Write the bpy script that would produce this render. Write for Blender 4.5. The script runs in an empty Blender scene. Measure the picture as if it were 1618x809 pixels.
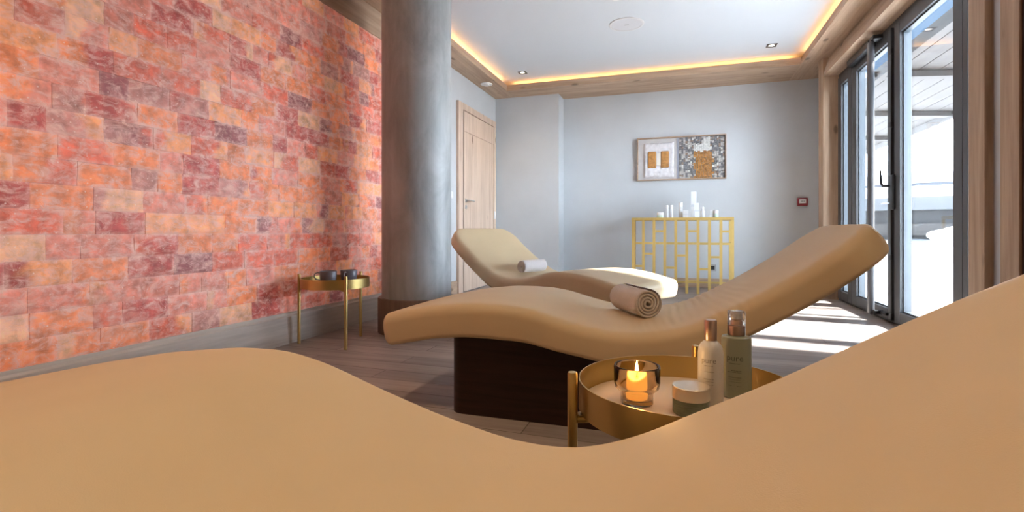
import bpy, bmesh, math, random
from mathutils import Vector, Matrix, noise as mnoise
sc = bpy.context.scene
C = sc.collection
R = math.radians
PI = math.pi

# ------------------------------------------------------------------ camera
cam_d = bpy.data.cameras.new('camera'); cam = bpy.data.objects.new('camera', cam_d); C.objects.link(cam)
cam.location = (0, 0, 0.70); cam.rotation_euler = (R(90), 0, math.atan(263/803))
cam_d.sensor_width = 36; cam_d.lens = 36*803/1618; cam_d.shift_y = -39.5/1618
cam_d.clip_start = 0.01; cam_d.clip_end = 300
sc.camera = cam
sc.view_settings.view_transform = 'Standard'; sc.view_settings.look = 'None'
sc.view_settings.gamma = 1; sc.view_settings.use_curve_mapping = False
sc.view_settings.exposure = 1.97

# ------------------------------------------------------------------ world
W = bpy.data.worlds.new('sky'); sc.world = W; W.use_nodes = True
nt = W.node_tree; nt.nodes.clear()
wo = nt.nodes.new('ShaderNodeOutputWorld'); wb = nt.nodes.new('ShaderNodeBackground')
tc = nt.nodes.new('ShaderNodeTexCoord'); sx = nt.nodes.new('ShaderNodeSeparateXYZ'); rp = nt.nodes.new('ShaderNodeValToRGB')
nt.links.new(tc.outputs['Generated'], sx.inputs[0]); nt.links.new(sx.outputs['Z'], rp.inputs[0])
nt.links.new(rp.outputs[0], wb.inputs[0]); nt.links.new(wb.outputs[0], wo.inputs[0])
e = rp.color_ramp.elements
e[0].position = 0.0; e[0].color = (0.80, 0.90, 1.0, 1)
e[1].position = 0.75; e[1].color = (0.0085, 0.015, 0.025, 1)
k = e.new(0.18); k.color = (0.74, 0.87, 1.0, 1)
k = e.new(0.25); k.color = (0.0105, 0.0175, 0.027, 1)
wb.inputs['Strength'].default_value = 9.5

# ------------------------------------------------------------------ sun
sd = bpy.data.lights.new('sun', 'SUN'); so = bpy.data.objects.new('sun', sd); C.objects.link(so)
sd.energy = 12.0; sd.angle = R(5); sd.color = (1.0, 0.97, 0.93)
sun_dir = Vector((-1, 0.14, -math.tan(R(39)))).normalized()
so.rotation_euler = sun_dir.to_track_quat('-Z', 'Y').to_euler(); so.location = (6, 2, 7)

# ------------------------------------------------------------------ helpers
def tag(o, label=None, cat=None, group=None, kind=None):
    if label: o['label'] = label
    if cat: o['category'] = cat
    if group: o['group'] = group
    if kind: o['kind'] = kind
    return o

def empty(name, loc=(0, 0, 0), rz=0):
    o = bpy.data.objects.new(name, None); C.objects.link(o)
    o.location = loc; o.rotation_euler = (0, 0, rz); o.empty_display_size = .1
    return o

def obj(name, bm, m, parent=None, smooth=False, loc=None, rz=0, normals=True):
    if normals: bmesh.ops.recalc_face_normals(bm, faces=bm.faces)
    me = bpy.data.meshes.new(name); bm.to_mesh(me); bm.free()
    o = bpy.data.objects.new(name, me); C.objects.link(o)
    for mm in (m if isinstance(m, (list, tuple)) else [m]): me.materials.append(mm)
    if smooth:
        for p in me.polygons: p.use_smooth = True
    if parent: o.parent = parent
    if loc: o.location = loc
    if rz: o.rotation_euler = (0, 0, rz)
    return o

def struct(name, bm, m, parent=None, **k):
    o = obj(name, bm, m, parent, **k); o['kind'] = 'structure'; return o

def autosmooth(o, ang=35):
    me = o.data
    for p in me.polygons: p.use_smooth = True
    bm = bmesh.new(); bm.from_mesh(me)
    for ed in bm.edges:
        if len(ed.link_faces) == 2 and ed.calc_face_angle(0) > R(ang): ed.smooth = False
    bm.to_mesh(me); bm.free()
    return o

def box(bm, x0, x1, y0, y1, z0, z1, bev=0, mi=0, seg=1):
    vs = [bm.verts.new((x, y, z)) for x in (x0, x1) for y in (y0, y1) for z in (z0, z1)]
    fs = [bm.faces.new([vs[i] for i in q]) for q in ((0, 1, 3, 2), (4, 6, 7, 5), (0, 4, 5, 1), (2, 3, 7, 6), (0, 2, 6, 4), (1, 5, 7, 3))]
    for f in fs: f.material_index = mi
    if bev:
        es = list({ed for f in fs for ed in f.edges})
        r = bmesh.ops.bevel(bm, geom=es, offset=bev, segments=seg, affect='EDGES', profile=.5)
        for f in r['faces']: f.material_index = mi
    return bm

def B(*a, **k):
    bm = bmesh.new(); box(bm, *a, **k); return bm

def lathe(bm, prof, n=32, cx=0, cy=0, cz=0, mi=0, close=False):
    rings = []
    for r, z in prof:
        if r < 1e-6: rings.append([bm.verts.new((cx, cy, cz+z))])
        else: rings.append([bm.verts.new((cx+r*math.cos(2*PI*i/n), cy+r*math.sin(2*PI*i/n), cz+z)) for i in range(n)])
    pr = list(zip(rings, rings[1:]))
    if close: pr.append((rings[-1], rings[0]))
    for a, b in pr:
        for i in range(n):
            j = (i+1) % n
            if len(a) == 1 and len(b) == 1: continue
            if len(a) == 1: q = [a[0], b[i], b[j]]
            elif len(b) == 1: q = [a[i], a[j], b[0]]
            else: q = [a[i], a[j], b[j], b[i]]
            try: bm.faces.new(q).material_index = mi
            except ValueError: pass
    return bm

def L(prof, n=32, **k):
    bm = bmesh.new(); lathe(bm, prof, n, **k); return bm

def tube(bm, pts, r, n=12, cap=True, mi=0):
    pts = [Vector(p) for p in pts]; rings = []
    for i, p in enumerate(pts):
        d = (pts[min(i+1, len(pts)-1)]-pts[max(i-1, 0)]).normalized()
        u = d.orthogonal().normalized() if i == 0 else (u-d*u.dot(d)).normalized()
        v = d.cross(u)
        rr = r[i] if isinstance(r, (list, tuple)) else r
        rings.append([bm.verts.new(p+u*rr*math.cos(2*PI*k/n)+v*rr*math.sin(2*PI*k/n)) for k in range(n)])
    for a, b in zip(rings, rings[1:]):
        for k in range(n):
            bm.faces.new([a[k], a[(k+1) % n], b[(k+1) % n], b[k]]).material_index = mi
    if cap:
        bm.faces.new(rings[0][::-1]).material_index = mi; bm.faces.new(rings[-1]).material_index = mi
    return bm

def T(pts, r, n=12, **k):
    bm = bmesh.new(); tube(bm, pts, r, n, **k); return bm

def prism(bm, poly, axis, a0, a1, mi=0):
    """poly: list of 2-D points in the plane of the other two axes, extruded along axis"""
    def P(p, t):
        return {'x': (t, p[0], p[1]), 'y': (p[0], t, p[1]), 'z': (p[0], p[1], t)}[axis]
    A = [bm.verts.new(P(p, a0)) for p in poly]; Bv = [bm.verts.new(P(p, a1)) for p in poly]
    n = len(poly)
    for i in range(n): bm.faces.new([A[i], A[(i+1) % n], Bv[(i+1) % n], Bv[i]]).material_index = mi
    bm.faces.new(A[::-1]).material_index = mi; bm.faces.new(Bv).material_index = mi
    return bm

def interp(tab, x):
    if x <= tab[0][0]: return tab[0][1]
    for (a, va), (b, vb) in zip(tab, tab[1:]):
        if x <= b:
            t = (x-a)/(b-a); return va+(vb-va)*t
    return tab[-1][1]

def smooth_tab(tab, lo, hi, n=160, rad=.06):
    out = []
    for i in range(n+1):
        x = lo+(hi-lo)*i/n; s = w = 0
        for k in range(-6, 7):
            g = math.exp(-(k/3.2)**2); xx = x+k*rad/6
            # linear extrapolation at the ends keeps the slope
            if xx < tab[0][0]: v = tab[0][1]+(xx-tab[0][0])*(tab[1][1]-tab[0][1])/(tab[1][0]-tab[0][0])
            elif xx > tab[-1][0]: v = tab[-1][1]+(xx-tab[-1][0])*(tab[-1][1]-tab[-2][1])/(tab[-1][0]-tab[-2][0])
            else: v = interp(tab, xx)
            s += g*v; w += g
        out.append((x, s/w))
    return out

# ------------------------------------------------------------------ materials
def newmat(name):
    m = bpy.data.materials.new(name); m.use_nodes = True
    return m, m.node_tree, m.node_tree.nodes['Principled BSDF']

def plain(name, col, rough=.5, metal=0, spec=.5, noise=0, nscale=20, bump=0, bscale=200, stretch=(1, 1, 1), coat=0, sheen=0, aniso=0):
    m, nt, b = newmat(name)
    b.inputs['Base Color'].default_value = (*col, 1); b.inputs['Roughness'].default_value = rough
    b.inputs['Metallic'].default_value = metal; b.inputs['Specular IOR Level'].default_value = spec
    b.inputs['Coat Weight'].default_value = coat
    b.inputs['Sheen Weight'].default_value = sheen
    tc = nt.nodes.new('ShaderNodeTexCoord'); mp = nt.nodes.new('ShaderNodeMapping'); mp.inputs['Scale'].default_value = stretch
    nt.links.new(tc.outputs['Object'], mp.inputs[0])
    if noise:
        n = nt.nodes.new('ShaderNodeTexNoise'); n.inputs['Scale'].default_value = nscale; n.inputs['Detail'].default_value = 6
        nt.links.new(mp.outputs[0], n.inputs['Vector'])
        mx = nt.nodes.new('ShaderNodeMixRGB'); mx.inputs[1].default_value = (*[c*(1-noise) for c in col], 1)
        mx.inputs[2].default_value = (*[min(1, c*(1+noise)) for c in col], 1)
        mr = nt.nodes.new('ShaderNodeMapRange'); mr.inputs[1].default_value = .3; mr.inputs[2].default_value = .7
        nt.links.new(n.outputs[0], mr.inputs[0]); nt.links.new(mr.outputs[0], mx.inputs[0]); nt.links.new(mx.outputs[0], b.inputs['Base Color'])
    if bump:
        n2 = nt.nodes.new('ShaderNodeTexNoise'); n2.inputs['Scale'].default_value = bscale; n2.inputs['Detail'].default_value = 4
        nt.links.new(mp.outputs[0], n2.inputs['Vector'])
        bp = nt.nodes.new('ShaderNodeBump'); bp.inputs['Strength'].default_value = bump; bp.inputs['Distance'].default_value = .004
        nt.links.new(n2.outputs[0], bp.inputs['Height']); nt.links.new(bp.outputs[0], b.inputs['Normal'])
    return m

def wood(name, c1, c2, axis='x', rough=.55, scale=1, knots=True, planks=None, spec=.35, pl_axis=None, kcol=None):
    """grain stretched along axis; planks=(width, length) adds joints and a tone per board"""
    m, nt, b = newmat(name); N = nt.nodes.new; K = nt.links.new
    b.inputs['Roughness'].default_value = rough; b.inputs['Specular IOR Level'].default_value = spec
    tc = N('ShaderNodeTexCoord'); mp = N('ShaderNodeMapping')
    st = {'x': (.9, 14, 14), 'y': (14, .9, 14), 'z': (14, 14, .9)}[axis]
    mp.inputs['Scale'].default_value = [s*scale for s in st]
    K(tc.outputs['Object'], mp.inputs[0])
    n = N('ShaderNodeTexNoise'); n.inputs['Scale'].default_value = 1.6; n.inputs['Detail'].default_value = 8; n.inputs['Roughness'].default_value = .62
    n.inputs['Distortion'].default_value = .35
    K(mp.outputs[0], n.inputs['Vector'])
    mr = N('ShaderNodeMapRange'); mr.inputs[1].default_value = .32; mr.inputs[2].default_value = .68; K(n.outputs[0], mr.inputs[0])
    mx = N('ShaderNodeMixRGB'); mx.inputs[1].default_value = (*c1, 1); mx.inputs[2].default_value = (*c2, 1); K(mr.outputs[0], mx.inputs[0])
    out = mx.outputs[0]
    # large soft tone drift
    n3 = N('ShaderNodeTexNoise'); n3.inputs['Scale'].default_value = 1.3; K(tc.outputs['Object'], n3.inputs['Vector'])
    hv = N('ShaderNodeHueSaturation'); mr3 = N('ShaderNodeMapRange'); mr3.inputs[3].default_value = .82; mr3.inputs[4].default_value = 1.16
    K(n3.outputs[0], mr3.inputs[0]); K(mr3.outputs[0], hv.inputs['Value']); K(out, hv.inputs['Color']); out = hv.outputs[0]
    if knots:
        mk = N('ShaderNodeMapping'); mk.inputs['Scale'].default_value = {'x': (2.2, 5, 5), 'y': (5, 2.2, 5), 'z': (5, 5, 2.2)}[axis]
        K(tc.outputs['Object'], mk.inputs[0])
        v = N('ShaderNodeTexVoronoi'); v.inputs['Scale'].default_value = 1.0; K(mk.outputs[0], v.inputs['Vector'])
        r = N('ShaderNodeMapRange'); r.inputs[1].default_value = .06; r.inputs[2].default_value = .13; r.inputs[3].default_value = .75; r.inputs[4].default_value = 0
        K(v.outputs['Distance'], r.inputs[0])
        mk2 = N('ShaderNodeMixRGB'); mk2.inputs[2].default_value = (*(kcol or [c*.35 for c in c1]), 1); K(r.outputs[0], mk2.inputs[0]); K(out, mk2.inputs[1]); out = mk2.outputs[0]
    if planks:
        br = N('ShaderNodeTexBrick'); mb = N('ShaderNodeMapping')
        if pl_axis == 'y': mb.inputs['Rotation'].default_value = (0, 0, PI/2)
        if pl_axis == 'zv': mb.inputs['Rotation'].default_value = (0, PI/2, 0)
        K(tc.outputs['Object'], mb.inputs[0]); K(mb.outputs[0], br.inputs['Vector'])
        br.inputs['Scale'].default_value = 1; br.inputs['Brick Width'].default_value = planks[1]; br.inputs['Row Height'].default_value = planks[0]
        br.inputs['Mortar Size'].default_value = .0022; br.offset = .37
        br.inputs['Color1'].default_value = (.72, .72, .72, 1); br.inputs['Color2'].default_value = (1.12, 1.12, 1.12, 1); br.inputs['Mortar'].default_value = (.30, .28, .26, 1)
        mm = N('ShaderNodeMixRGB'); mm.blend_type = 'MULTIPLY'; mm.inputs[0].default_value = 1; K(out, mm.inputs[1]); K(br.outputs[0], mm.inputs[2]); out = mm.outputs[0]
    K(out, b.inputs['Base Color'])
    bp = N('ShaderNodeBump'); bp.inputs['Strength'].default_value = .25; bp.inputs['Distance'].default_value = .002
    K(n.outputs[0], bp.inputs['Height']); K(bp.outputs[0], b.inputs['Normal'])
    return m

def emis(name, col, s):
    m = bpy.data.materials.new(name); m.use_nodes = True; nt = m.node_tree; nt.nodes.clear()
    o = nt.nodes.new('ShaderNodeOutputMaterial'); em = nt.nodes.new('ShaderNodeEmission')
    em.inputs[0].default_value = (*col, 1); em.inputs[1].default_value = s; nt.links.new(em.outputs[0], o.inputs[0]); return m

def pane_mat(name, tint=(.96, .98, 1.0), refl=1.0):
    m = bpy.data.materials.new(name); m.use_nodes = True; nt = m.node_tree; nt.nodes.clear()
    o = nt.nodes.new('ShaderNodeOutputMaterial'); t = nt.nodes.new('ShaderNodeBsdfTransparent'); g = nt.nodes.new('ShaderNodeBsdfGlossy')
    g.inputs['Roughness'].default_value = .02; t.inputs[0].default_value = (*tint, 1)
    f = nt.nodes.new('ShaderNodeLayerWeight'); f.inputs[0].default_value = .5
    pw_ = nt.nodes.new('ShaderNodeMath'); pw_.operation = 'POWER'; pw_.inputs[1].default_value = 5; nt.links.new(f.outputs['Facing'], pw_.inputs[0])
    mx = nt.nodes.new('ShaderNodeMixShader'); mu = nt.nodes.new('ShaderNodeMath'); mu.operation = 'MULTIPLY_ADD'; mu.inputs[1].default_value = .9*refl; mu.inputs[2].default_value = .04*refl
    nt.links.new(pw_.outputs[0], mu.inputs[0]); nt.links.new(mu.outputs[0], mx.inputs[0])
    nt.links.new(t.outputs[0], mx.inputs[1]); nt.links.new(g.outputs[0], mx.inputs[2]); nt.links.new(mx.outputs[0], o.inputs[0]); return m

M = {}
M['wall'] = plain('wall_paint', (.56, .585, .605), .75, noise=.03, nscale=3, bump=.08, bscale=60)
M['ceiling'] = plain('ceiling_paint', (.60, .64, .685), .8, bump=.04, bscale=40)
M['larch'] = wood('larch_soffit_along_depth', (.36, .245, .165), (.56, .41, .29), 'y')
M['larch_x'] = wood('larch_soffit_across', (.36, .245, .165), (.56, .41, .29), 'x')
M['larch_z'] = wood('larch_upright', (.36, .24, .155), (.55, .395, .27), 'z')
M['larch_grey'] = wood('greyed_larch_baseboard', (.44, .38, .33), (.62, .55, .49), 'y')
M['floor'] = wood('oak_floor', (.28, .235, .21), (.43, .375, .34), 'x', rough=.42, planks=(.14, 1.4), spec=.5, knots=False)
M['door'] = wood('door_larch', (.56, .41, .31), (.74, .58, .46), 'z', kcol=(.2, .12, .07))
M['frame'] = plain('anthracite_frame', (.060, .064, .070), .45, spec=.5)
M['frame_l'] = plain('grey_bead', (.06, .075, .09), .4)
M['black'] = plain('black_hardware', (.012, .012, .013), .4)
M['pane'] = pane_mat('window_glass')
M['leather'] = plain('tan_faux_leather', (.66, .515, .315), .52, spec=.35, noise=.025, nscale=5, bump=.10, bscale=700, sheen=.05)
M['wenge'] = wood('dark_wenge', (.012, .004, .003), (.040, .014, .010), 'x', rough=.4, knots=False, scale=2.0)
M['gold'] = plain('brushed_gold', (.58, .42, .16), .33, metal=1, bump=.05, bscale=900, stretch=(1, 1, .05))
M['goldpaint'] = plain('gold_lacquer', (.62, .44, .14), .38, metal=.55, noise=.05, nscale=8)
M['traylining'] = plain('tray_lining', (.56, .48, .40), .55, noise=.03, nscale=30)
M['towel'] = plain('terry_towel', (.75, .70, .68), .95, spec=.1, noise=.08, nscale=250, bump=.9, bscale=420, sheen=.3)
M['white'] = plain('white_plastic', (.80, .80, .80), .35)
M['steel'] = plain('brushed_steel', (.62, .62, .62), .3, metal=1)
M['lead'] = emis('downlight_lens', (1, .85, .65), 3)
M['led'] = emis('led_strip', (1, .45, .14), 6.5)
M['snow'] = plain('snow', (.88, .91, .95), .8, noise=.03, nscale=1, bump=.3, bscale=2)
M['timber_grey'] = wood('weathered_timber', (.024, .020, .018), (.056, .048, .042), 'y', knots=True)
M['timber_dark'] = wood('weathered_purlin', (.022, .018, .015), (.045, .038, .032), 'x', knots=False)
M['chalet'] = wood('chalet_boards', (.035, .034, .036), (.06, .06, .062), 'x', planks=(.2, 4))
M['concrete'] = None
def concrete():
    m, nt, b = newmat('polished_concrete'); N = nt.nodes.new; K = nt.links.new
    b.inputs['Roughness'].default_value = .42; b.inputs['Specular IOR Level'].default_value = .45
    tc = N('ShaderNodeTexCoord'); mp = N('ShaderNodeMapping'); mp.inputs['Scale'].default_value = (1.4, 1.4, .55); K(tc.outputs['Object'], mp.inputs[0])
    n = N('ShaderNodeTexNoise'); n.inputs['Scale'].default_value = 3.5; n.inputs['Detail'].default_value = 9; n.inputs['Roughness'].default_value = .66; n.inputs['Distortion'].default_value = .6
    K(mp.outputs[0], n.inputs['Vector'])
    r = N('ShaderNodeValToRGB'); r.color_ramp.elements[0].position = .3; r.color_ramp.elements[0].color = (.29, .31, .315, 1)
    r.color_ramp.elements[1].position = .72; r.color_ramp.elements[1].color = (.54, .57, .58, 1); K(n.outputs[0], r.inputs[0])
    m2 = N('ShaderNodeMapping'); m2.inputs['Scale'].default_value = (22, 22, .4); K(tc.outputs['Object'], m2.inputs[0])
    n2 = N('ShaderNodeTexNoise'); n2.inputs['Scale'].default_value = 1; n2.inputs['Detail'].default_value = 3; K(m2.outputs[0], n2.inputs['Vector'])
    r2 = N('ShaderNodeMapRange'); r2.inputs[1].default_value = .35; r2.inputs[2].default_value = .7; r2.inputs[3].default_value = .93; r2.inputs[4].default_value = 1.06; K(n2.outputs[0], r2.inputs[0])
    hv = N('ShaderNodeHueSaturation'); K(r2.outputs[0], hv.inputs['Value']); K(r.outputs[0], hv.inputs['Color']); K(hv.outputs[0], b.inputs['Base Color'])
    return m
M['concrete'] = concrete()
def saltmat():
    m, nt, b = newmat('himalayan_salt'); N = nt.nodes.new; K = nt.links.new
    b.inputs['Roughness'].default_value = .45; b.inputs['Specular IOR Level'].default_value = .4
    at = N('ShaderNodeAttribute'); at.attribute_name = 'tone'
    tc = N('ShaderNodeTexCoord')
    # blotches inside a brick
    n1 = N('ShaderNodeTexNoise'); n1.inputs['Scale'].default_value = 16; n1.inputs['Detail'].default_value = 6; n1.inputs['Roughness'].default_value = .6; K(tc.outputs['Object'], n1.inputs['Vector'])
    r1 = N('ShaderNodeMapRange'); r1.inputs[1].default_value = .3; r1.inputs[2].default_value = .7; r1.inputs[3].default_value = .62; r1.inputs[4].default_value = 1.38; K(n1.outputs[0], r1.inputs[0])
    hv = N('ShaderNodeHueSaturation'); K(r1.outputs[0], hv.inputs['Value']); K(at.outputs['Color'], hv.inputs['Color'])
    # pale veins, slanted and streaky
    mp = N('ShaderNodeMapping'); mp.inputs['Rotation'].default_value = (R(25), 0, 0); mp.inputs['Scale'].default_value = (1, 1, 1.7); K(tc.outputs['Object'], mp.inputs[0])
    n2 = N('ShaderNodeTexNoise'); n2.inputs['Scale'].default_value = 17; n2.inputs['Detail'].default_value = 12; n2.inputs['Roughness'].default_value = .74; n2.inputs['Distortion'].default_value = .7; K(mp.outputs[0], n2.inputs['Vector'])
    r2 = N('ShaderNodeMapRange'); r2.inputs[1].default_value = .46; r2.inputs[2].default_value = .66; r2.inputs[3].default_value = 0; r2.inputs[4].default_value = .9; K(n2.outputs[0], r2.inputs[0])
    ad = N('ShaderNodeMath'); ad.operation = 'ADD'; ad.use_clamp = True; K(r2.outputs[0], ad.inputs[0])
    ed = N('ShaderNodeMath'); ed.operation = 'MULTIPLY'; K(at.outputs['Alpha'], ed.inputs[0]); K(n1.outputs[0], ed.inputs[1]); K(ed.outputs[0], ad.inputs[1])
    mx = N('ShaderNodeMixRGB'); mx.inputs[2].default_value = (.80, .49, .42, 1); K(ad.outputs[0], mx.inputs[0]); K(hv.outputs[0], mx.inputs[1])
    # small bright crystals
    v = N('ShaderNodeTexVoronoi'); v.inputs['Scale'].default_value = 34; K(tc.outputs['Object'], v.inputs['Vector'])
    r3 = N('ShaderNodeMapRange'); r3.inputs[1].default_value = .07; r3.inputs[2].default_value = .13; r3.inputs[3].default_value = .6; r3.inputs[4].default_value = 0; K(v.outputs['Distance'], r3.inputs[0])
    m3 = N('ShaderNodeMixRGB'); m3.inputs[2].default_value = (.9, .72, .62, 1); K(r3.outputs[0], m3.inputs[0]); K(mx.outputs[0], m3.inputs[1])
    # frost clouds that run across several bricks
    mc = N('ShaderNodeMapping'); mc.inputs['Scale'].default_value = (1, 1, 1.7); K(tc.outputs['Object'], mc.inputs[0])
    nc = N('ShaderNodeTexNoise'); nc.inputs['Scale'].default_value = 4.2; nc.inputs['Detail'].default_value = 8; nc.inputs['Roughness'].default_value = .7; K(mc.outputs[0], nc.inputs['Vector'])
    rc_ = N('ShaderNodeMapRange'); rc_.inputs[1].default_value = .50; rc_.inputs[2].default_value = .74; rc_.inputs[4].default_value = .6; K(nc.outputs[0], rc_.inputs[0])
    mc2 = N('ShaderNodeMixRGB'); mc2.inputs[2].default_value = (.80, .43, .34, 1); K(rc_.outputs[0], mc2.inputs[0]); K(m3.outputs[0], mc2.inputs[1]); m3 = mc2
    K(m3.outputs[0], b.inputs['Base Color']); K(m3.outputs[0], b.inputs['Emission Color']); b.inputs['Emission Strength'].default_value = .045  # faint emission in the bricks stands in for light from behind
    bp = N('ShaderNodeBump'); bp.inputs['Strength'].default_value = .5; bp.inputs['Distance'].default_value = .006; K(n2.outputs[0], bp.inputs['Height']); K(bp.outputs[0], b.inputs['Normal'])
    return m
M['salt'] = saltmat()

# ------------------------------------------------------------------ room shell
XL, XR, YB, YF = -2.34, 1.408, 6.72, -2.6
SOF, CEIL = 2.474, 2.60
struct('floor', B(XL-.2, 1.66, YF-.2, YB+.2, -.12, 0), M['floor'])
struct('ceiling', B(XL-.2, 2.0, YF-.2, YB+.2, CEIL, CEIL+.12), M['ceiling'])
wl = struct('wall_left', B(XL-.2, XL, YF-.2, YB+.2, 0, CEIL), M['wall'])
bm = bmesh.new(); box(bm, XL, 1.70, YB, YB+.2, 0, CEIL); box(bm, XL, -1.47, 6.43, YB, 0, SOF+.02)
struct('wall_back', bm, M['wall'])
struct('wall_front', B(XL, 1.66, YF-.2, YF, 0, CEIL), M['wall'])
# right wall: pier beyond the window, header above it, recessed plaster between the posts on this side
bm = bmesh.new()
box(bm, 1.55, 1.70, 5.96, YB, 0, CEIL)
box(bm, 1.56, 1.70, 3.16, 5.96, 2.30, CEIL)
box(bm, 1.425, 1.70, YF, 3.15, 0, CEIL)
struct('wall_right', bm, M['wall'])
# timber posts on the right wall
n = 1
def trim(bm, m, **k):
    global n
    o = struct('trim_%d' % n, bm, m, **k); n += 1; return o
trim(B(XR, 1.70, 5.945, 6.12, 0, SOF, bev=.003), M['larch_z'])
for y0, y1 in ((3.01, 3.155), (2.75, 2.888), (1.75, 1.89), (.6, .74), (-.6, -.46)):
    trim(B(1.39, 1.43, y0, y1, 0, SOF, bev=.003), M['larch_z'])
# dark strip beside the second post, standing in for its shaded near face
trim(B(1.40, 1.428, 2.45, 2.75, 0, SOF), M['wenge'])
# header board over the window
bm = bmesh.new(); prism(bm, [(XR, 2.285), (1.56, 2.285), (1.56, SOF), (1.46, SOF), (1.45, 2.44), (1.412, 2.31)], 'y', 3.155, 5.945)
trim(bm, M['larch'])
# soffits: boxes round the raised ceiling, each with an upright lip
LX0, LX1, LY0, LY1 = -2.066, 1.24, -1.9, 6.10
bm = bmesh.new()
box(bm, XL, LX0, LY0, YB, SOF, SOF+.02, bev=.001); box(bm, LX0-.02, LX0, LY0, LY1, SOF+.0201, SOF+.072)
trim(bm, M['larch'])
bm = bmesh.new()
box(bm, LX0+.0005, LX1-.0005, LY1, YB, SOF, SOF+.02, bev=.001); box(bm, LX0, LX1, LY1, LY1+.02, SOF+.0201, SOF+.072)
trim(bm, M['larch_x'])
bm = bmesh.new()
box(bm, LX1, 1.56, LY0, YB, SOF, SOF+.02, bev=.001); box(bm, LX1, LX1+.02, LY0, LY1, SOF+.0201, SOF+.072)
trim(bm, M['larch'])
trim(B(XL, 1.45, YF, LY0, SOF, SOF+.02), M['larch_x'])
# fascia over the salt wall
SALT1 = 4.02
trim(B(XL, -2.30, YF, SALT1, 2.262, SOF, bev=.003), M['larch'])
# baseboards
bm = bmesh.new(); prism(bm, [(XL, 0), (-2.296, 0), (-2.296, .168), (-2.306, .178), (-2.306, .193), (XL, .193)], 'y', YF, SALT1)
struct('baseboard_left', bm, M['larch_grey'])
struct('baseboard_left_far', B(XL, XL+.018, SALT1, 5.155, 0, .15, bev=.002), M['larch']) 
bm = bmesh.new(); box(bm, XL+.02, -1.455, 6.412, 6.43, 0, .115); box(bm, -1.47, -1.452, 6.43, YB, 0, .115); box(bm, -1.452, 1.55, YB-.018, YB, 0, .115)
struct('baseboard_back', bm, M['larch_x'])
# slim white corner strip on the bump-out
# ---------------- salt brick cladding, each brick its own relief and tone in one mesh
random.seed(11)
bm = bmesh.new(); lay = bm.verts.layers.float_color.new('tone')
PAL = [((.84, .25, .10), 5), ((.86, .34, .15), 4), ((.68, .14, .08), 3.6), ((.50, .09, .07), 2), ((.34, .10, .10), 1.3), ((.74, .24, .17), 4), ((.82, .42, .24), 1.2), ((.55, .22, .18), 1.5)]
def pick():
    t = random.uniform(0, sum(w for _, w in PAL))
    for c, w in PAL:
        t -= w
        if t <= 0: return c
    return c
rows = 21; z0s, z1s = .193, 2.262; rh = (z1s-z0s)/rows
for r_ in range(rows):
    y = -1.6-random.uniform(0, .2)
    while y < SALT1:
        ln = random.choice([.212, .212, .212, .212, .16, .12, .212, .19])*random.uniform(.97, 1.03)
        y0, y1 = y, min(y+ln, SALT1); y += ln
        if y1-y0 < .02: continue
        za, zb = z0s+r_*rh, z0s+(r_+1)*rh
        near = y0 > .2
        nu, nv = (11, 6) if near else (4, 3)
        c = pick(); j = random.uniform(.85, 1.12); c = [min(1, q*j) for q in c]
        c2 = pick(); sp = random.uniform(0, 1) if random.random() < .45 else 2
        dep = .030+random.uniform(-.0022, .0022); sd_ = random.uniform(0, 99)
        g = []
        for a in range(nu+1):
            col = []
            for b_ in range(nv+1):
                u, v = a/nu, b_/nv
                yy = y0+.0003+(y1-y0-.0006)*u; zz = za+.0003+(rh-.0006)*v
                edge = min(u*(y1-y0), (1-u)*(y1-y0), v*rh, (1-v)*rh)
                d = dep+.004*mnoise.noise(Vector((yy*14+sd_, zz*18, 0)))+.003*mnoise.noise(Vector((yy*45, zz*60, sd_)))
                if a in (0, nu) or b_ in (0, nv): d -= .0032
                vt = bm.verts.new((XL+d, yy, zz))
                f = 0
                if sp < 1.5: f = max(0, min(1, (u-sp+.35*mnoise.noise(Vector((yy*20, zz*20, sd_))))*6))
                vt[lay] = (*[c[i]*(1-f)+c2[i]*f for i in range(3)], max(0, 1-edge/.014)*max(0, .60+1.1*mnoise.noise(Vector((yy*5, zz*9, 31)))))
                col.append(vt)
            g.append(col)
        for a in range(nu):
            for b_ in range(nv): bm.faces.new([g[a][b_], g[a+1][b_], g[a+1][b_+1], g[a][b_+1]])
        # sides back to the wall
        ring = [g[a][0] for a in range(nu+1)]+[g[nu][b_] for b_ in range(1, nv+1)]+[g[a][nv] for a in range(nu-1, -1, -1)]+[g[0][b_] for b_ in range(nv-1, 0, -1)]
        bk = []
        for q in ring:
            w_ = bm.verts.new((XL-.002, q.co.y, q.co.z)); w_[lay] = (q[lay][0], q[lay][1], q[lay][2], .3); bk.append(w_)
        for i in range(len(ring)):
            i2 = (i+1) % len(ring); bm.faces.new([ring[i2], ring[i], bk[i], bk[i2]])
salt = obj('salt_brick_cladding', bm, M['salt'], wl, smooth=True)
autosmooth(salt, 32)
salt['label'] = 'backlit pink and orange salt bricks'

# ---------------- LED cove strips, hidden on top of the soffits
def led(name, x0, x1, y0, y1, label):
    bm = B(x0, x1, y0, y1, SOF+.021, SOF+.056); box(bm, x0, x1, y0, y1, SOF+.0562, SOF+.061, mi=1)
    o = obj(name, bm, [M['white'], M['led']]); tag(o, label, 'light strip')
    return o
led('led_strip', LX0-.085, LX0-.06, 0.0, 6.05, 'warm glowing cove light strip above the soffit beside the salt wall and door')
led('led_strip', LX0+.05, LX1-.05, LY1+.11, LY1+.135, 'warm glowing cove light strip above the soffit at the far wall')
led('led_strip', LX1+.045, LX1+.07, 0.0, 6.05, 'warm glowing cove light strip above the soffit over the glazed doors')

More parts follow.
